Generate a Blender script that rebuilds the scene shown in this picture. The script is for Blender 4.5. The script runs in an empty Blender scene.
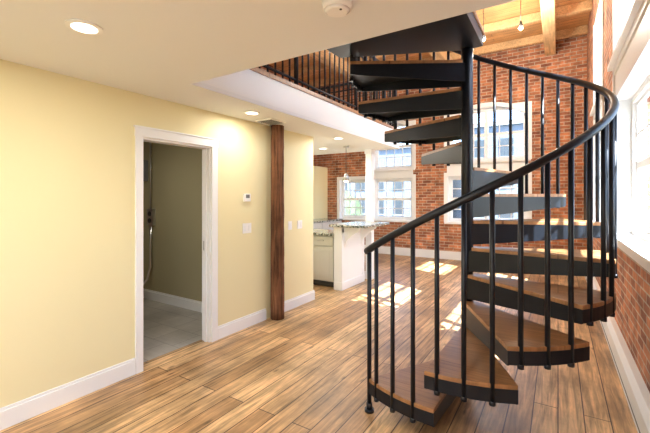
import bpy, bmesh, math, random
from mathutils import Vector, Matrix
random.seed(4)
S=bpy.context.scene
C=bpy.context.collection

# ---------------------------------------------------------------- materials
def mat(name,col,rough=.5,metal=0,spec=.5,bump=0,bscale=40,coat=0,var=0):
    m=bpy.data.materials.new(name); m.use_nodes=True
    nt=m.node_tree; b=nt.nodes['Principled BSDF']
    b.inputs['Base Color'].default_value=(*col,1); b.inputs['Roughness'].default_value=rough
    b.inputs['Metallic'].default_value=metal; b.inputs['Specular IOR Level'].default_value=spec
    b.inputs['Coat Weight'].default_value=coat
    g=nt.nodes.new('ShaderNodeNewGeometry')
    n=nt.nodes.new('ShaderNodeTexNoise'); n.inputs['Scale'].default_value=bscale; n.inputs['Detail'].default_value=4
    nt.links.new(g.outputs['Position'],n.inputs['Vector'])
    if var:
        mx=nt.nodes.new('ShaderNodeMix'); mx.data_type='RGBA'
        mx.inputs[6].default_value=(*[c*(1-var) for c in col],1); mx.inputs[7].default_value=(*[min(1,c*(1+var)) for c in col],1)
        nt.links.new(n.outputs['Fac'],mx.inputs[0]); nt.links.new(mx.outputs[2],b.inputs['Base Color'])
    if bump:
        bp=nt.nodes.new('ShaderNodeBump'); bp.inputs['Strength'].default_value=bump; bp.inputs['Distance'].default_value=.01
        nt.links.new(n.outputs['Fac'],bp.inputs['Height']); nt.links.new(bp.outputs['Normal'],b.inputs['Normal'])
    return m

def vec_from(nt,axes,scale=(1,1)):
    g=nt.nodes.new('ShaderNodeNewGeometry'); s=nt.nodes.new('ShaderNodeSeparateXYZ'); c=nt.nodes.new('ShaderNodeCombineXYZ')
    nt.links.new(g.outputs['Position'],s.inputs[0])
    nt.links.new(s.outputs[axes[0]],c.inputs[0]); nt.links.new(s.outputs[axes[1]],c.inputs[1])
    if len(axes)>2: nt.links.new(s.outputs[axes[2]],c.inputs[2])
    return c.outputs[0]

def brick_mat(name,axes):
    m=bpy.data.materials.new(name); m.use_nodes=True; nt=m.node_tree; b=nt.nodes['Principled BSDF']
    v=vec_from(nt,axes)
    t=nt.nodes.new('ShaderNodeTexBrick'); t.inputs['Scale'].default_value=1
    t.inputs['Brick Width'].default_value=.215; t.inputs['Row Height'].default_value=.072
    t.inputs['Mortar Size'].default_value=.008; t.inputs['Mortar Smooth'].default_value=.4
    t.inputs['Color1'].default_value=(.56,.22,.10,1); t.inputs['Color2'].default_value=(.23,.08,.045,1)
    t.inputs['Mortar'].default_value=(.50,.41,.31,1); t.inputs['Bias'].default_value=-.05
    nt.links.new(v,t.inputs['Vector'])
    n=nt.nodes.new('ShaderNodeTexNoise'); n.inputs['Scale'].default_value=5; n.inputs['Detail'].default_value=9; n.inputs['Roughness'].default_value=.65
    nt.links.new(v,n.inputs['Vector'])
    r=nt.nodes.new('ShaderNodeMapRange'); r.inputs[1].default_value=.3; r.inputs[2].default_value=.7; r.inputs[3].default_value=.5; r.inputs[4].default_value=1.5
    nt.links.new(n.outputs['Fac'],r.inputs[0])
    mx=nt.nodes.new('ShaderNodeMix'); mx.data_type='RGBA'; mx.blend_type='MULTIPLY'; mx.inputs[0].default_value=1
    nt.links.new(t.outputs['Color'],mx.inputs[6]); nt.links.new(r.outputs[0],mx.inputs[7])
    nt.links.new(mx.outputs[2],b.inputs['Base Color']); b.inputs['Roughness'].default_value=.85
    bp=nt.nodes.new('ShaderNodeBump'); bp.inputs['Strength'].default_value=.6; bp.inputs['Distance'].default_value=.008; bp.invert=True
    nt.links.new(t.outputs['Fac'],bp.inputs['Height']); nt.links.new(bp.outputs['Normal'],b.inputs['Normal'])
    return m

def plank_mat(name,axes,c1,c2,gap,width,length,rough,streak=.5,coat=0,gapw=.003,grain=26,knots=0,spec=.5,blot=.2):
    m=bpy.data.materials.new(name); m.use_nodes=True; nt=m.node_tree; b=nt.nodes['Principled BSDF']
    v=vec_from(nt,axes)
    t=nt.nodes.new('ShaderNodeTexBrick'); t.inputs['Scale'].default_value=1
    t.inputs['Brick Width'].default_value=length; t.inputs['Row Height'].default_value=width
    t.inputs['Mortar Size'].default_value=gapw; t.inputs['Mortar Smooth'].default_value=.2; t.offset=.37; t.offset_frequency=2
    t.inputs['Color1'].default_value=(*c1,1); t.inputs['Color2'].default_value=(*c2,1); t.inputs['Mortar'].default_value=(*gap,1)
    nt.links.new(v,t.inputs['Vector'])
    mp=nt.nodes.new('ShaderNodeMapping'); mp.inputs['Scale'].default_value=(1.3,grain,grain if len(axes)>2 else 1)
    nt.links.new(v,mp.inputs[0])
    n=nt.nodes.new('ShaderNodeTexNoise'); n.inputs['Scale'].default_value=1.6; n.inputs['Detail'].default_value=9; n.inputs['Roughness'].default_value=.65; n.inputs['Distortion'].default_value=.6
    nt.links.new(mp.outputs[0],n.inputs['Vector'])
    r=nt.nodes.new('ShaderNodeMapRange'); r.inputs[1].default_value=.3; r.inputs[2].default_value=.66; r.inputs[3].default_value=1-streak; r.inputs[4].default_value=1+streak*.5
    nt.links.new(n.outputs['Fac'],r.inputs[0])
    n2=nt.nodes.new('ShaderNodeTexNoise'); n2.inputs['Scale'].default_value=1.8; n2.inputs['Detail'].default_value=8; n2.inputs['Roughness'].default_value=.6
    nt.links.new(v,n2.inputs['Vector'])
    r2=nt.nodes.new('ShaderNodeMapRange'); r2.inputs[1].default_value=.35; r2.inputs[2].default_value=.65; r2.inputs[3].default_value=1-blot; r2.inputs[4].default_value=1+blot
    nt.links.new(n2.outputs['Fac'],r2.inputs[0])
    mu=nt.nodes.new('ShaderNodeMath'); mu.operation='MULTIPLY'; nt.links.new(r.outputs[0],mu.inputs[0]); nt.links.new(r2.outputs[0],mu.inputs[1])
    val=mu.outputs[0]
    if knots:
        mk=nt.nodes.new('ShaderNodeMapping'); mk.inputs['Scale'].default_value=(2.6,7,1); nt.links.new(v,mk.inputs[0])
        vo=nt.nodes.new('ShaderNodeTexVoronoi'); vo.inputs['Scale'].default_value=1.0; vo.inputs['Randomness'].default_value=1; nt.links.new(mk.outputs[0],vo.inputs['Vector'])
        rk=nt.nodes.new('ShaderNodeMapRange'); rk.inputs[1].default_value=.03; rk.inputs[2].default_value=.13; rk.inputs[3].default_value=.38; rk.inputs[4].default_value=1
        nt.links.new(vo.outputs['Distance'],rk.inputs[0])
        m3=nt.nodes.new('ShaderNodeMath'); m3.operation='MULTIPLY'; nt.links.new(val,m3.inputs[0]); nt.links.new(rk.outputs[0],m3.inputs[1]); val=m3.outputs[0]
    mx=nt.nodes.new('ShaderNodeMix'); mx.data_type='RGBA'; mx.blend_type='MULTIPLY'; mx.inputs[0].default_value=1
    nt.links.new(t.outputs['Color'],mx.inputs[6]); nt.links.new(val,mx.inputs[7])
    nt.links.new(mx.outputs[2],b.inputs['Base Color']); b.inputs['Coat Weight'].default_value=coat; b.inputs['Coat Roughness'].default_value=.25
    b.inputs['Specular IOR Level'].default_value=spec
    rr=nt.nodes.new('ShaderNodeMapRange'); rr.inputs[3].default_value=rough-.1; rr.inputs[4].default_value=rough+.15
    nt.links.new(n2.outputs['Fac'],rr.inputs[0]); nt.links.new(rr.outputs[0],b.inputs['Roughness'])
    bp=nt.nodes.new('ShaderNodeBump'); bp.inputs['Strength'].default_value=.3; bp.inputs['Distance'].default_value=.004; bp.invert=True
    nt.links.new(t.outputs['Fac'],bp.inputs['Height']); nt.links.new(bp.outputs['Normal'],b.inputs['Normal'])
    return m

M_floor=plank_mat('floor_wood','YX',(.66,.43,.22),(.40,.225,.10),(.06,.028,.013),.15,3.1,.40,.66,.05,gapw=.004,grain=19,knots=1,blot=.34)
M_tile=plank_mat('floor_tile','XY',(.46,.44,.40),(.42,.40,.36),(.22,.21,.19),.33,.33,.4,.1)
M_roof=plank_mat('roof_planks','XY',(.70,.40,.17),(.56,.29,.11),(.16,.07,.025),.14,3.2,.5,.35)
M_beam=plank_mat('beam_wood','YZX',(.70,.45,.22),(.60,.36,.16),(.4,.2,.08),3,9,.55,.35)
M_tread=plank_mat('tread_wood','XY',(.40,.20,.085),(.32,.155,.062),(.15,.06,.02),.4,5,.35,.4,.1)
M_trunk=plank_mat('post_wood','ZXY',(.19,.085,.042),(.14,.06,.03),(.08,.03,.015),3,9,.75,.85,grain=22,spec=.15,blot=.45)
M_bx=brick_mat('brick_x','XZ'); M_by=brick_mat('brick_y','YZ')
M_yel=mat('paint_cream',(.84,.765,.46),.6,bump=.03,bscale=150)
M_white=mat('paint_white',(.86,.87,.86),.4)
M_ceil=mat('paint_ceiling',(.81,.83,.83),.8)
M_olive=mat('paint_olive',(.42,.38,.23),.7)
M_black=mat('steel_black',(.006,.009,.015),.38,0,.38)
M_plate=mat('plastic_white',(.9,.9,.88),.35)
M_dark=mat('plastic_dark',(.05,.05,.05),.5)
M_metal=mat('metal_brushed',(.55,.55,.54),.35,.9)
M_panel=mat('metal_grey_box',(.22,.23,.23),.5)
M_pane=mat('building_window_dark',(.05,.06,.07),.3)
M_cab=mat('cabinet_paint',(.62,.62,.58),.4)
M_slab=mat('mezz_floor',(.45,.23,.09),.4,var=.2,bscale=8)
M_leaf=mat('leaves',(.035,.055,.025),.8,var=.6,bscale=6)
M_trk=mat('bark',(.08,.05,.035),.9)
M_ground=mat('ground_asphalt',(.10,.105,.11),.9,var=.2,bscale=3)
M_bld=mat('building_render',(.15,.18,.22),.8)
M_bldtrim=mat('building_trim',(.3,.33,.36),.8)
def granite():
    m=mat('granite',(.5,.5,.48),.15); nt=m.node_tree; b=nt.nodes['Principled BSDF']
    g=nt.nodes.new('ShaderNodeNewGeometry'); v=nt.nodes.new('ShaderNodeTexNoise'); v.inputs['Scale'].default_value=28; v.inputs['Detail'].default_value=6
    nt.links.new(g.outputs['Position'],v.inputs['Vector'])
    r=nt.nodes.new('ShaderNodeValToRGB'); e=r.color_ramp.elements
    e[0].position=.38; e[0].color=(.04,.045,.04,1); e[1].position=.6; e[1].color=(.62,.62,.56,1)
    k=e.new(.5); k.color=(.25,.27,.23,1)
    nt.links.new(v.outputs['Fac'],r.inputs[0]); nt.links.new(r.outputs[0],b.inputs['Base Color']); return m
M_gran=granite()
def glass():
    m=bpy.data.materials.new('window_glass'); m.use_nodes=True; nt=m.node_tree; nt.nodes.clear()
    o=nt.nodes.new('ShaderNodeOutputMaterial'); a=nt.nodes.new('ShaderNodeBsdfTransparent'); g=nt.nodes.new('ShaderNodeBsdfGlossy')
    a.inputs['Color'].default_value=(.86,.90,.93,1)
    g.inputs['Roughness'].default_value=.02; x=nt.nodes.new('ShaderNodeMixShader'); x.inputs[0].default_value=.05
    nt.links.new(a.outputs[0],x.inputs[1]); nt.links.new(g.outputs[0],x.inputs[2]); nt.links.new(x.outputs[0],o.inputs[0]); return m
M_glass=glass()
def emis(name,col,s):
    m=bpy.data.materials.new(name); m.use_nodes=True; b=m.node_tree.nodes['Principled BSDF']
    b.inputs['Base Color'].default_value=(*col,1); b.inputs['Emission Color'].default_value=(*col,1); b.inputs['Emission Strength'].default_value=s; return m
M_bulb=emis('lamp_lens',(1,.88,.68),3)

# ---------------------------------------------------------------- mesh helpers
class MB:
    def __init__(s): s.bm=bmesh.new(); s.mats=[]
    def mi(s,m):
        if m not in s.mats: s.mats.append(m)
        return s.mats.index(m)
    def box(s,a,b,m):
        x0,x1=sorted((a[0],b[0])); y0,y1=sorted((a[1],b[1])); z0,z1=sorted((a[2],b[2]))
        v=[s.bm.verts.new(p) for p in [(x0,y0,z0),(x1,y0,z0),(x1,y1,z0),(x0,y1,z0),(x0,y0,z1),(x1,y0,z1),(x1,y1,z1),(x0,y1,z1)]]
        k=s.mi(m)
        for f in [(3,2,1,0),(4,5,6,7),(0,1,5,4),(1,2,6,5),(2,3,7,6),(3,0,4,7)]:
            s.bm.faces.new([v[i] for i in f]).material_index=k
    def hexa(s,lo,hi,m):
        k=s.mi(m); A=[s.bm.verts.new(p) for p in lo]; B=[s.bm.verts.new(p) for p in hi]
        for i in range(4): s.bm.faces.new([A[i],A[(i+1)%4],B[(i+1)%4],B[i]]).material_index=k
        s.bm.faces.new(A[::-1]).material_index=k; s.bm.faces.new(B).material_index=k
    def cyl(s,p,q,r,m,n=12,r2=None,smooth=True):
        p=Vector(p); q=Vector(q); d=(q-p); 
        r2=r if r2 is None else r2
        z=d.normalized(); x=z.orthogonal().normalized(); y=z.cross(x); k=s.mi(m)
        A=[];B=[]
        for i in range(n):
            a=2*math.pi*i/n; o=x*math.cos(a)+y*math.sin(a)
            A.append(s.bm.verts.new(p+o*r)); B.append(s.bm.verts.new(q+o*r2))
        for i in range(n):
            f=s.bm.faces.new([A[i],A[(i+1)%n],B[(i+1)%n],B[i]]); f.material_index=k; f.smooth=smooth
        s.bm.faces.new(A[::-1]).material_index=k; s.bm.faces.new(B).material_index=k
    def prism(s,pts,z0,z1,m,M=None):
        k=s.mi(m); f=lambda p:(M@Vector(p)) if M else Vector(p)
        A=[s.bm.verts.new(f((x,y,z0))) for x,y in pts]; B=[s.bm.verts.new(f((x,y,z1))) for x,y in pts]; n=len(pts)
        for i in range(n):
            s.bm.faces.new([A[i],A[(i+1)%n],B[(i+1)%n],B[i]]).material_index=k
        s.bm.faces.new(A[::-1]).material_index=k; s.bm.faces.new(B).material_index=k
    def tube(s,pts,r,m,n=10):
        k=s.mi(m); rings=[]; pts=[Vector(p) for p in pts]
        for i,p in enumerate(pts):
            d=(pts[min(i+1,len(pts)-1)]-pts[max(i-1,0)]).normalized()
            x=d.cross(Vector((0,0,1))); x=x.normalized() if x.length>1e-3 else Vector((1,0,0)); y=d.cross(x)
            rings.append([s.bm.verts.new(p+x*r*math.cos(2*math.pi*j/n)+y*r*math.sin(2*math.pi*j/n)) for j in range(n)])
        for a,b in zip(rings,rings[1:]):
            for j in range(n):
                f=s.bm.faces.new([a[j],a[(j+1)%n],b[(j+1)%n],b[j]]); f.material_index=k; f.smooth=True
        s.bm.faces.new(rings[0]).material_index=k; s.bm.faces.new(rings[-1][::-1]).material_index=k
    def done(s,name,parent=None,bevel=0):
        bmesh.ops.recalc_face_normals(s.bm,faces=s.bm.faces)
        me=bpy.data.meshes.new(name); s.bm.to_mesh(me); s.bm.free()
        for m in s.mats: me.materials.append(m)
        o=bpy.data.objects.new(name,me); C.objects.link(o)
        if parent: o.parent=parent
        if bevel:
            b=o.modifiers.new('bevel','BEVEL'); b.width=bevel; b.segments=2; b.limit_method='ANGLE'
        return o
def empty(name):
    o=bpy.data.objects.new(name,None); C.objects.link(o); return o

def wall(name,axis,c0,c1,u0,u1,z0,z1,holes,m,parent=None):
    us=sorted({u0,u1,*[h[0] for h in holes],*[h[1] for h in holes]}); zs=sorted({z0,z1,*[h[2] for h in holes],*[h[3] for h in holes]})
    k=MB()
    for a,b in zip(us,us[1:]):
        for c,d in zip(zs,zs[1:]):
            mu,mz=(a+b)/2,(c+d)/2
            solid=not any(h[0]<mu<h[1] and h[2]<mz<h[3] for h in holes) and u0<=mu<=u1
            if solid:
                mm=m(mu,mz) if callable(m) else m
                if axis=='x': k.box((c0,a,c),(c1,b,d),mm)
                else: k.box((a,c0,c),(b,c1,d),mm)
    return k.done(name,parent)

# ---------------------------------------------------------------- dimensions
XL=-3.05; XR=.50; YF=9.2; ZC=2.4; ZM=2.74; XM=-2.45; YN=1.88; YE=6.4; ZR=4.95; YB=-2.6; XW=-6.3
# ---------------------------------------------------------------- floors
k=MB(); k.box((XL-.14,YB,-.2),(XR+.0,YF,0),M_floor); k.box((XW,4.4,-.2),(XL-.14,YF,0),M_floor); k.done('floor')
k=MB(); k.box((XW,1.45,-.2),(XL-.14,3.3,0.003),M_tile); k.done('floor_utility')
# ---------------------------------------------------------------- left wall with door
D0,D1=1.84,2.59; DH=2.03
wall('wall_left','x',XL-.12,XL,YB,4.48,0,ZC,[(D0,D1,0,DH)],M_yel)
wall('wall_kitchen_partition','y',4.36,4.48,XW,XL-.12,0,ZC,[],M_yel)
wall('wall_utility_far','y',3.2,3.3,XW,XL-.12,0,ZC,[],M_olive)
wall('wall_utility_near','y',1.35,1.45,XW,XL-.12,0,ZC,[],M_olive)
wall('wall_kitchen_side','x',-5.87,-5.75,4.48,YF,0,ZC,[],M_yel)
wall('wall_outer_left','x',XW-.2,XW,YB,YF+.4,0,ZR,[],M_by)
# door casing
k=MB()
for y0,y1 in ((D0-.065,D0),(D1,D1+.075)):
    k.box((XL,y0,0),(XL+.02,y1,DH+.0),M_white)
k.box((XL,D0-.07,DH),(XL+.022,D1+.08,DH+.075),M_white)
k.box((XL,D0-.08,DH+.075),(XL+.03,D1+.09,DH+.09),M_white)
k.box((XL-.12,D0,0),(XL,D0+.012,DH),M_white); k.box((XL-.12,D1-.018,0),(XL,D1,DH),M_white); k.box((XL-.12,D0,DH-.018),(XL,D1,DH),M_white)
k.box((XL-.07,D1-.03,0),(XL-.04,D1-.018,DH),M_white)
k.box((XL-.10,D1-.021,.95),(XL-.04,D1-.017,1.05),M_metal)
k.done('trim_doorway',bevel=.003)
def baseb(name,axis,c,t,u0,u1,h=.14):
    k=MB()
    if axis=='x': k.box((c,u0,0),(c+t,u1,h-.02),M_white); k.box((c,u0,h-.02),(c+t*.55,u1,h),M_white)
    else: k.box((u0,c,0),(u1,c+t,h-.02),M_white); k.box((u0,c,h-.02),(u1,c+t*.55,h),M_white)
    return k.done(name,bevel=.003)
baseb('baseboard_left','x',XL,.018,YB,D0-.067)
baseb('baseboard_left_mid','x',XL,.018,D1+.077,3.43)
baseb('baseboard_left_end','x',XL,.018,3.60,4.50)
baseb('baseboard_utility','y',3.2,-.018,XW,XL-.13)
baseb('baseboard_partition_end','y',4.48,.018,XL-1.6,XL)
# timber post
k=MB(); n=22
cx,cy=XL+.093,3.55
rings=[]
ki=k.mi(M_trunk)
for i in range(28):
    z=ZC*i/27; r=.086-.006*i/27
    rings.append([k.bm.verts.new((cx+math.cos(a*2*math.pi/n)*r*(1+random.uniform(-.04,.04)),cy+math.sin(a*2*math.pi/n)*r*(1+random.uniform(-.04,.04)),z)) for a in range(n)])
for A,B in zip(rings,rings[1:]):
    for j in range(n):
        f=k.bm.faces.new([A[j],A[(j+1)%n],B[(j+1)%n],B[j]]); f.material_index=ki; f.smooth=True
k.bm.faces.new(rings[0]); k.bm.faces.new(rings[-1])
k.done('timber_post')
# thermostat, switches
k=MB(); k.box((XL,3.05,1.46),(XL+.025,3.15,1.55),M_plate); k.box((XL+.025,3.07,1.50),(XL+.028,3.13,1.54),M_panel); k.done('thermostat',bevel=.004)
def switch(y,z,w):
    k=MB(); k.box((XL,y-w/2,z-.058),(XL+.007,y+w/2,z+.058),M_plate)
    n=2 if w>.09 else 1
    for i in range(n):
        c=y-w/2+w*(i+.5)/n; k.box((XL+.007,c-.016,z-.032),(XL+.011,c+.016,z+.032),M_white)
    k.done('light_switch',bevel=.002)
switch(3.11,1.15,.14); switch(3.92,1.13,.08); switch(4.14,1.13,.11)
# ---------------------------------------------------------------- mezzanine / ceiling
k=MB()
k.box((XW,YB,ZC),(XR,YN,ZC+.04),M_ceil); k.box((XW,YN,ZC),(XM,YE,ZC+.04),M_ceil)
k.done('ceiling')
k=MB()
k.box((XW,YB,ZC+.04),(XR,YN-.02,ZM),M_slab); k.box((XW,YN-.02,ZC+.04),(XM-.02,YE-.02,ZM),M_slab)
k.done('mezzanine_floor')
k=MB()
k.box((XM-.02,YN,ZC+.04),(XM,YE,ZM-.03),M_white); k.box((XW,YE-.02,ZC+.04),(XM,YE,ZM-.03),M_white); k.box((XM,YN-.02,ZC+.04),(XR,YN,ZM-.03),M_white)
k.box((XM-.02,YN,ZM-.03),(XM+.015,YE+.015,ZM+.012),M_tread); k.box((XW,YE-.02,ZM-.03),(XM,YE+.015,ZM+.012),M_tread)
k.done('trim_fascia')
# roof
k=MB(); k.box((XW-.2,YB,ZR),(XR+.2,YF+.4,ZR+.15),M_roof); k.done('ceiling_timber')
def beam(a,b,nm='timber_beam'):
    k=MB(); k.box(a,b,M_beam); k.done(nm,bevel=.01)
for x in (-.14,-2.2,-4.4): beam((x-.1,YB,ZR-.40),(x+.1,YF,ZR-.16))
y=2.4
while y<9.2: beam((XW,y-.05,ZR-.16),(XR,y+.05,ZR)); y+=1.1
# ---------------------------------------------------------------- windows
wn=[0]
def window(axis,c,u0,u1,z0,z1,cols,rows,sashes=2,depth=.1,sgn=1,sub=1):
    wn[0]+=1; root=empty('window_%d'%wn[0]); k=MB()
    def bx(a,b,p,q,d0,d1,m):
        d0,d1=c+sgn*d0,c+sgn*d1
        if axis=='x': k.box((d0,a,p),(d1,b,q),m)
        else: k.box((a,d0,p),(b,d1,q),m)
    f=.05
    bx(u0,u0+f,z0,z1,depth,depth+.09,M_white); bx(u1-f,u1,z0,z1,depth,depth+.09,M_white)
    bx(u0+f,u1-f,z0,z0+f,depth,depth+.09,M_white); bx(u0+f,u1-f,z1-f,z1,depth,depth+.09,M_white)
    w=(u1-u0-2*f)/sub
    for s in range(sub):
        a=u0+f+w*s; b=a+w
        if s: bx(a-.04,a+.04,z0+f,z1-f,depth,depth+.09,M_white)
        zs=[z0+f+(z1-z0-2*f)*i/sashes for i in range(sashes+1)]
        for i in range(sashes):
            p,q=zs[i],zs[i+1]; r=.035; d=depth+.03
            bx(a,a+r,p,q,d,d+.03,M_white); bx(b-r,b,p,q,d,d+.03,M_white); bx(a+r,b-r,p,p+r,d,d+.03,M_white); bx(a+r,b-r,q-r,q,d,d+.03,M_white)
            for j in range(1,cols):
                x=a+r+(b-a-2*r)*j/cols; bx(x-.011,x+.011,p+r,q-r,d+.005,d+.025,M_white)
            for j in range(1,rows):
                z=p+r+(q-p-2*r)*j/rows; bx(a+r,b-r,z-.011,z+.011,d+.006,d+.024,M_white)
    k.done('frame',root)
    k=MB()
    bx2=depth+.044
    if axis=='x': k.box((c+sgn*bx2,u0+f,z0+f),(c+sgn*(bx2+.004),u1-f,z1-f),M_glass)
    else: k.box((u0+f,c+sgn*bx2,z0+f),(u1-f,c+sgn*(bx2+.004),z1-f),M_glass)
    k.done('glass',root)
    return root
WT=.34
RW=[(-1.9,-.5),(2.7,4.82),(6.0,7.35)]
holes=[]
for a,b in RW:
    holes+= [(a,b,1.12,2.52)]
    holes+= [(a,b,2.86,4.25)]
def rm(u,z):
    for a,b in RW:
        if a-.001<u<b+.001 and 1.12<z<4.3: return M_white
    return M_by
wall('wall_right','x',XR,XR+WT,YB,YF+.4,0,ZR,holes,rm)
k=MB()
for a,b in RW:
    for z0,z1 in ((1.12,2.52),(2.86,4.25)):
        k.box((XR-.012,a-.0,z0),(XR+.2,a+.02,z1),M_white); k.box((XR-.012,b-.02,z0),(XR+.2,b,z1),M_white)
        k.box((XR-.012,a,z1-.02),(XR+.2,b,z1),M_white)
        k.box((XR-.06,a-.06,z0-.025),(XR+.2,b+.06,z0+.02),M_white)
        k.box((XR-.015,a-.06,z0-.09),(XR,b+.06,z0-.025),M_white)
    k.box((XR-.015,a-.07,1.14),(XR,a+.005,4.3),M_white); k.box((XR-.015,b-.005,1.14),(XR,b+.07,4.3),M_white)
k.done('trim_window_right')
for a,b in RW:
    sb=2 if b-a>1.6 else 1
    window('x',XR,a+.02,b-.02,1.14,2.5,3,2,2,depth=.13,sub=sb)
    window('x',XR,a+.02,b-.02,2.88,4.23,3,2,2,depth=.13,sub=sb)
# baseboard heater
k=MB()
k.prism([(XR-.07,.0),(XR,.0),(XR,.24),(XR-.045,.24),(XR-.075,.20),(XR-.075,.05)],YB+.02,YF-.1,M_white,Matrix(((1,0,0,0),(0,0,1,0),(0,1,0,0),(0,0,0,1))))
k.box((XR-.078,YB+.02,.058),(XR-.074,YF-.1,.066),M_dark)
k.done('baseboard_heater')
# far wall
FW=[(-5.35,-4.45,.90,2.04),(-4.28,-3.15,.90,2.04),(-4.28,-3.15,2.25,3.5),(-2.3,-.55,.90,2.05),(-2.3,-.55,2.35,3.62)]
wall('wall_far','y',YF,YF+WT,XW,XR+.0,0,ZR,FW,lambda u,z:M_white if (-2.3<u<-.55 and 2.0<z<2.4) or (-4.28<u<-3.15 and 1.95<z<2.3) else M_bx)
for (a,b,z0,z1) in FW:
    window('y',YF,a+.02,b-.02,z0+.02,z1-.02,4 if b-a<1.2 else 3,2,2,depth=.1,sub=1 if b-a<1.2 else 2)
k=MB()
Mx=Matrix(((1,0,0,0),(0,0,1,0),(0,1,0,0),(0,0,0,1)))
def archring(u0,u1,zb,rise,w,m,y0,y1):
    h=(u1-u0)/2; R=(h*h+rise*rise)/(2*rise); cz=zb+rise-R; cu=(u0+u1)/2; th=math.asin(min(1,h/R))
    P=[]; Q=[]
    for i in range(21):
        t=-th+2*th*i/20; P.append((cu+R*math.sin(t),cz+R*math.cos(t))); Q.append((cu+(R+w)*math.sin(t),cz+(R+w)*math.cos(t)))
    for i in range(20): k.prism([P[i],P[i+1],Q[i+1],Q[i]],y0,y1,m,Mx)
    return P
for (a,b,z0,z1) in FW:
    k.box((a,YF-.012,z0),(a+.02,YF+.2,z1),M_white); k.box((b-.02,YF-.012,z0),(b,YF+.2,z1),M_white); k.box((a,YF-.012,z1-.02),(b,YF+.2,z1),M_white)
    k.box((a-.05,YF-.06,z0-.03),(b+.05,YF+.2,z0+.02),M_white)
    k.box((a-.07,YF-.018,z0),(a,YF,z1),M_white); k.box((b,YF-.018,z0),(b+.07,YF,z1),M_white)
    if z0>2.2:
        P=archring(a,b,z1-.3,.3,.09,M_white,YF-.03,YF+.1)
        mid=len(P)//2
        k.prism([(a,z1)]+P[:mid+1],YF-.005,YF+.12,M_white,Mx)
        k.prism([(b,z1)]+P[::-1][:mid+1],YF-.005,YF+.12,M_white,Mx)
    else: k.box((a-.07,YF-.018,z1),(b+.07,YF,z1+.07),M_white)
k.done('trim_window_far')
baseb('baseboard_far','y',YF,-.03,-5.75,XR-.08,.2)
RB=[(-2.4,-1.0,.9,2.2),(-.8,.2,.9,2.2)]
wall('wall_rear','y',YB-.3,YB,XW,XR,0,ZR,RB,M_yel)
for h in RB: window('y',YB,h[0],h[1],h[2],h[3],3,2,2,depth=.1,sgn=-1)

# ---------------------------------------------------------------- spiral stair
CX,CY=-.627,3.153; R=.95; STEP=27.5; RISE=.2165; N=12; PH0=240
stair=empty('spiral_staircase')
k=MB(); k.cyl((CX,CY,0),(CX,CY,3.75),.046,M_black,28); k.cyl((CX,CY,0),(CX,CY,.012),.14,M_black,24); k.cyl((CX,CY,3.75),(CX,CY,3.78),.055,M_black,24)
def P(ph,r,z): a=math.radians(ph); return (CX+r*math.cos(a),CY+r*math.sin(a),z)
def tz(n): return .02+RISE*n
def sector(p0,p1,rin,rout,off):
    a0,a1=math.radians(p0),math.radians(p1)
    d0=Vector((math.cos(a0),math.sin(a0))); d1=Vector((math.cos(a1),math.sin(a1)))
    n0=Vector((math.sin(a0),-math.cos(a0))); n1=-Vector((math.sin(a1),-math.cos(a1)))
    c=Vector((CX,CY)); pts=[c+d0*rin+n0*off]
    for i in range(11):
        a=a0+(a1-a0)*i/10; pts.append(c+Vector((math.cos(a),math.sin(a)))*rout)
    pts.append(c+d1*rin+n1*off)
    return [(p.x,p.y) for p in pts]
def plate(ph,sg,zt,din,dout,th=.012):
    a=math.radians(ph); d=Vector((math.cos(a),math.sin(a))); nn=Vector((math.sin(a),-math.cos(a)))*sg
    c=Vector((CX,CY)); p=c+d*.03+nn*.035; q=c+d*(R-.004)
    t=-nn*th
    k.hexa([(p.x,p.y,zt-din),(q.x,q.y,zt-dout),(q.x+t.x,q.y+t.y,zt-dout),(p.x+t.x,p.y+t.y,zt-din)],[(p.x,p.y,zt),(q.x,q.y,zt),(q.x+t.x,q.y+t.y,zt),(p.x+t.x,p.y+t.y,zt)],M_black)
kw=MB()
for n in range(1,N+1):
    p0=PH0+STEP*(n-1)-1; p1=p0+STEP+3.5; z=tz(n); zw=z-.026
    k.prism(sector(p0,p1,.04,R,.035),z-.07,zw,M_black)
    for i in range(10):
        a=p0+(p1-p0)*i/10; b=p0+(p1-p0)*(i+1)/10
        k.hexa([P(a,R-.008,z-.105),P(b,R-.008,z-.105),P(b,R+.004,z-.105),P(a,R+.004,z-.105)],[P(a,R-.008,zw),P(b,R-.008,zw),P(b,R+.004,zw),P(a,R+.004,zw)],M_black)
    plate(p0,1,zw,.17,.085); plate(p1,-1,zw,.15,.085)
    kw.prism(sector(p0,p1,.05,R+.004,.037),zw,z,M_tread)
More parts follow.
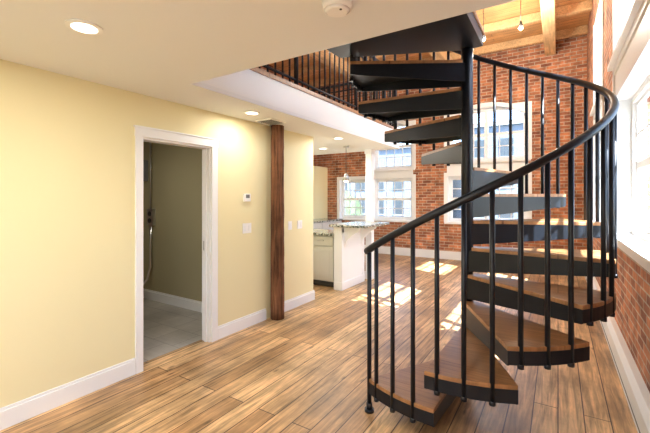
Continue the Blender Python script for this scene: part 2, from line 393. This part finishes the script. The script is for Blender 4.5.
# landing platform
zl=tz(N+1)
LP=[(CX,CY+.02),(CX-R-.02,CY-.40),(CX-R-.02,YN+.005),(CX+.12,YN+.005),(CX+.12,CY+.0)]
k.prism(LP,zl-.12,zl-.03,M_black)
kw.prism([(CX-.0,CY+.03),(CX-R-.03,CY-.39),(CX-R-.03,YN+.005),(CX+.13,YN+.005),(CX+.13,CY+.01)],zl-.03,zl,M_tread)
RS=.232/27.5
def rz(ph): return 1.15+(ph-240)*RS
rr=R-.005
end=PH0+STEP*N
s0=236.5
k.tube([P(s0+(end-s0)*i/110,rr,rz(s0+(end-s0)*i/110)) for i in range(111)],.025,M_black,12)
k.cyl(P(238.5,rr,0),P(238.5,rr,rz(238.5)),.0155,M_black); k.cyl(P(238.5,rr,0),P(238.5,rr,.02),.034,M_black); k.cyl(P(238.5,rr,.02),P(238.5,rr,.06),.021,M_black)
for n in range(1,N+1):
    for j in range(3):
        ph=PH0+STEP*(n-1)+3.5+j*STEP/3
        k.cyl(P(ph,rr,tz(n)-.115),P(ph,rr,rz(ph)),.0145,M_black,10)
        k.cyl(P(ph,rr,tz(n)-.125),P(ph,rr,tz(n)-.1),.018,M_black,10)
k.done('steel_frame',stair); kw.done('wood_treads',stair,bevel=.003)

# ---------------------------------------------------------------- balcony railings
k=MB()
def rail(p,q,z,h=1.0,sp=.12):
    p=Vector(p);q=Vector(q);L=(q-p).length;n=int(L/sp)
    k.cyl((*p,z+h),(*q,z+h),.024,M_black); k.cyl((*p,z+.08),(*q,z+.08),.015,M_black,8); k.cyl((*p,z+h-.12),(*q,z+h-.12),.015,M_black,8)
    for i in range(n+1):
        a=p.lerp(q,i/n); r=.026 if i%12==0 else .0115
        k.cyl((a.x,a.y,z),(a.x,a.y,z+h),r,M_black,8)
rail((XM-.05,YN),(XM-.05,YE-.05),ZM+.012)
rail((XM-.05,YE-.05),(XW+.05,YE-.05),ZM+.012)
rail((XM-.05,YN-.05),(CX-R-.05,YN-.05),ZM)
rail((CX+.15,YN-.05),(XR-.1,YN-.05),ZM)
k.done('balcony_railing')

# ---------------------------------------------------------------- kitchen peninsula
pen=empty('kitchen_peninsula')
k=MB()
y0,y1=5.16,5.98
k.box((-3.1,y0,0),(-2.96,y1,1.03),M_white)
k.box((-2.96,y0,0),(-2.945,y1,.13),M_white); k.box((-3.1,y0-.012,0),(-2.945,y0,.13),M_white)
k.box((-2.96,y0,.13),(-2.95,y0+.08,1.0),M_white); k.box((-2.96,y1-.08,.13),(-2.95,y1,1.0),M_white); k.box((-2.96,y0,.93),(-2.95,y1,1.03),M_white)
for y in (y0+.06,y1-.14):
    k.prism([(-2.96,1.03),(-2.66,1.03),(-2.68,.97),(-2.80,.90),(-2.90,.80),(-2.96,.66)],y,y+.05,M_white,Mx)
k.box((-5.2,5.22,.1),(-3.1,y1-.15,.87),M_cab); k.box((-5.2,5.28,0),(-3.1,y1-.15,.1),M_dark)
x=-3.13
for i in range(4):
    a,b=x-.5,x
    k.box((a+.012,5.195,.70),(b-.012,5.22,.855),M_cab); k.box((a+.012,5.195,.12),(b-.012,5.22,.685),M_cab)
    k.box((a+.07,5.185,.18),(b-.07,5.195,.62),M_cab)
    k.box((a+.19,5.165,.775),(b-.19,5.175,.787),M_metal); k.box((a+.19,5.17,.775),(a+.2,5.2,.787),M_metal); k.box((b-.2,5.17,.775),(b-.19,5.2,.787),M_metal)
    x-=.5
k.done('cabinet',pen,bevel=.003)
k=MB(); k.box((-5.22,5.17,.87),(-3.1,y1-.13,.91),M_gran); k.box((-3.16,y0-.06,1.03),(-2.52,y1+.12,1.07),M_gran); k.done('granite_top',pen,bevel=.006)
k=MB(); k.box((-3.02,6.16,0),(-2.90,6.28,ZC),M_white); k.box((-3.035,6.145,0),(-2.885,6.295,.14),M_white); k.box((-3.035,6.145,ZC-.08),(-2.885,6.295,ZC),M_white); k.done('support_column',bevel=.004)
k=MB(); k.box((-5.74,6.4,.1),(-5.16,9.0,.87),M_cab); k.box((-5.74,6.4,0),(-5.2,9.0,.1),M_dark); k.box((-5.74,6.38,.87),(-5.13,9.02,.91),M_gran)
for i in range(5): k.box((-5.16,6.42+i*.52,.12),(-5.145,6.9+i*.52,.69),M_cab); k.box((-5.16,6.42+i*.52,.71),(-5.145,6.9+i*.52,.85),M_cab)
k.done('kitchen_base_cabinets',bevel=.003)
def pendant(x,y,zt,zb,r=.07,h=.13,m=M_metal,e=0):
    root=empty('pendant_lamp')
    k=MB(); k.cyl((x,y,zt-.02),(x,y,zt),.05,m,16); k.cyl((x,y,zb+h),(x,y,zt-.02),.005,M_dark,8)
    k.cyl((x,y,zb),(x,y,zb+h),r,m,20,r*.3); k.cyl((x,y,zb-.02),(x,y,zb+.01),r*.55,M_bulb,12); k.done('shade',root)
    if e:
        l=bpy.data.lights.new('bulb','POINT'); l.energy=e; l.color=(1,.93,.82); l.shadow_soft_size=.05; o=bpy.data.objects.new('bulb',l); C.objects.link(o); o.location=(x,y,zb-.09); o.parent=root
pendant(-3.12,5.6,ZC,1.80,.07,.13,e=8)
pendant(-1.05,6.6,ZR-.16,4.15,.04,.12,M_dark,60); pendant(-.5,6.6,ZR-.16,4.2,.04,.12,M_dark,60)
pendant(-3.6,4.2,ZR-.16,4.2,.04,.12,M_dark,45)  # unseen pendant, added to brighten the loft
# ---------------------------------------------------------------- utility room items
k=MB(); k.box((-5.34,3.14,1.75),(-5.14,3.2,2.06),M_panel); k.box((-5.325,3.13,1.77),(-5.155,3.14,2.04),M_panel); k.done('breaker_box',bevel=.004)
k=MB(); k.box((-5.10,3.15,1.10),(-4.96,3.2,1.34),M_metal); k.cyl((-5.03,3.14,1.27),(-5.03,3.15,1.27),.035,M_dark,14); k.cyl((-5.03,3.14,1.17),(-5.03,3.15,1.17),.035,M_dark,14); 
k.cyl((-5.04,3.17,1.34),(-5.04,3.17,ZC),.013,M_metal,8)
k.tube([(-5.04,3.17,1.12),(-5.04,3.17,.8),(-5.03,3.16,.5),(-5.04,3.12,.32),(-5.07,3.06,.24),(-5.095,3.0,.26),(-5.09,2.98,.36),(-5.06,3.02,.40)],.02,M_metal,8)
k.done('dryer_outlet')
# ---------------------------------------------------------------- ceiling fixtures
def downlight(x,y,e=7):
    r=empty('recessed_downlight'); k=MB(); k.cyl((x,y,ZC-.008),(x,y,ZC+.0),.085,M_white,28); k.cyl((x,y,ZC-.010),(x,y,ZC-.006),.06,M_bulb,24); k.done('trim_ring',r)
    l=bpy.data.lights.new('lamp','AREA'); l.shape='DISK'; l.size=.12; l.energy=e; l.color=(1,.94,.86); o=bpy.data.objects.new('lamp',l); C.objects.link(o); o.location=(x,y,ZC-.02); o.parent=r
for x,y,e in ((-2.10,.95,6),(-2.72,2.85,5),(-2.78,4.75,8),(-3.6,5.6,9),(-4.6,5.6,9),(-.6,.3,15),(-2.1,-1.0,15),(-.6,-1.2,15),(-4.3,2.1,5)): downlight(x,y,e)  # utility-room lamp and the three strongest are unseen, added for extra light
k=MB(); k.cyl((-.86,1.46,ZC-.035),(-.86,1.46,ZC),.065,M_plate,24,.07); k.cyl((-.86,1.46,ZC-.045),(-.86,1.46,ZC-.035),.045,M_plate,24,.06); k.cyl((-.83,1.44,ZC-.048),(-.83,1.44,ZC-.044),.006,M_dark,8); k.done('smoke_detector')
k=MB(); 
k.box((-2.97,3.16,ZC-.012),(-2.72,3.42,ZC),M_plate)
for i in range(8): k.box((-2.95,3.18+i*.03,ZC-.016),(-2.74,3.195+i*.03,ZC-.011),M_panel)
k.done('air_vent')

# ---------------------------------------------------------------- outside
k=MB(); k.box((-60,-60,-4.2),(60,80,-4),M_ground); k.done('ground_exterior')
def tree(x,y,h):
    k=MB(); k.cyl((x,y,-4),(x,y,h*.5),.25,M_trk,8,.12); ki=k.mi(M_leaf)
    for i in range(9):
        r=random.uniform(1.,1.8); c=Vector((x+random.uniform(-1.6,1.6),y+random.uniform(-1.6,1.6),h*.5+random.uniform(-1,h*.45)))
        g=bmesh.ops.create_icosphere(k.bm,subdivisions=2,radius=r,matrix=Matrix.Translation(c))
        for v in g['verts']: v.co+= (v.co-c)*random.uniform(-.2,.25)
        for v in g['verts']:
            for f in v.link_faces: f.material_index=ki
    k.done('tree')
for x,y,h in ((-16,27,.3),(1,28,.6),(14,19,.6)): tree(x,y,h)
def bld(a,b,side=0):
    k=MB(); k.box(a,b,M_bld)
    zs=[z for z in (-2.8,-.2,2.4,5.0) if z+1.6<b[2]]
    n=int((b[0]-a[0])/2.2)
    for i in range(n):
        for z in zs:
            k.box((a[0]+.6+i*2.2,a[1]-.04,z),(a[0]+1.7+i*2.2,a[1],z+1.5),M_pane); k.box((a[0]+.5+i*2.2,a[1]-.06,z-.1),(a[0]+1.8+i*2.2,a[1],z),M_bldtrim)
    n=int((b[1]-a[1])/2.2)
    for i in range(n):
        for z in zs:
            k.box((a[0]-.04,a[1]+.6+i*2.2,z),(a[0],a[1]+1.7+i*2.2,z+1.5),M_pane); k.box((a[0]-.06,a[1]+.5+i*2.2,z-.1),(a[0],a[1]+1.8+i*2.2,z),M_bldtrim)
    k.box((a[0]-.2,a[1]-.2,b[2]),(b[0]+.2,b[1],b[2]+.25),M_bldtrim); k.done('neighbouring_building')
bld((-26,36,-4),(-9,44,6.6)); bld((-7,34,-4),(9,42,7.6))
bld((10,26,-4),(22,62,6.5))

# ---------------------------------------------------------------- light
w=bpy.data.worlds.new('World'); S.world=w; w.use_nodes=True; nt=w.node_tree; bg=nt.nodes['Background']
sky=nt.nodes.new('ShaderNodeTexSky'); sky.sky_type='NISHITA'; sky.sun_disc=False; sky.sun_elevation=math.radians(50); sky.sun_rotation=math.radians(110); sky.dust_density=1.2
nt.links.new(sky.outputs[0],bg.inputs[0]); bg.inputs[1].default_value=1.1
sl=bpy.data.lights.new('sun','SUN'); sl.energy=36; sl.angle=.009; sl.color=(1,.97,.92); so=bpy.data.objects.new('sun',sl); C.objects.link(so)
so.rotation_euler=Vector((-1,.45,-1.25)).to_track_quat('-Z','Y').to_euler(); so.location=(6,-2,8)
def portal(loc,sx,sy,d):
    l=bpy.data.lights.new('sky_portal','AREA'); l.shape='RECTANGLE'; l.size=sx; l.size_y=sy; l.energy=1; l.cycles.is_portal=True
    o=bpy.data.objects.new('sky_portal',l); C.objects.link(o); o.location=loc; o.rotation_euler=Vector(d).to_track_quat('-Z','Z').to_euler()
for a,b in RW:
    portal((XR+.25,(a+b)/2,1.82),1.4,b-a,(-1,0,0)); portal((XR+.25,(a+b)/2,3.55),1.4,b-a,(-1,0,0))
for a,b,z0,z1 in FW: portal(((a+b)/2,YF+.25,(z0+z1)/2),(b-a),(z1-z0),(0,-1,0))
for a,b,z0,z1 in RB: portal(((a+b)/2,YB-.25,(z0+z1)/2),(b-a),(z1-z0),(0,1,0))

# ---------------------------------------------------------------- camera
F=367
cd=bpy.data.cameras.new('camera'); cam=bpy.data.objects.new('camera',cd); C.objects.link(cam); S.camera=cam
cd.sensor_width=36; cd.lens=36*F/650; cd.shift_y=-(216.5-198)/650; cd.clip_start=.05
cam.location=(0,0,1.5); cam.rotation_euler=(math.radians(90),0,math.atan2(233,367))
S.view_settings.view_transform='Standard'; S.view_settings.look='None'; S.view_settings.exposure=.65
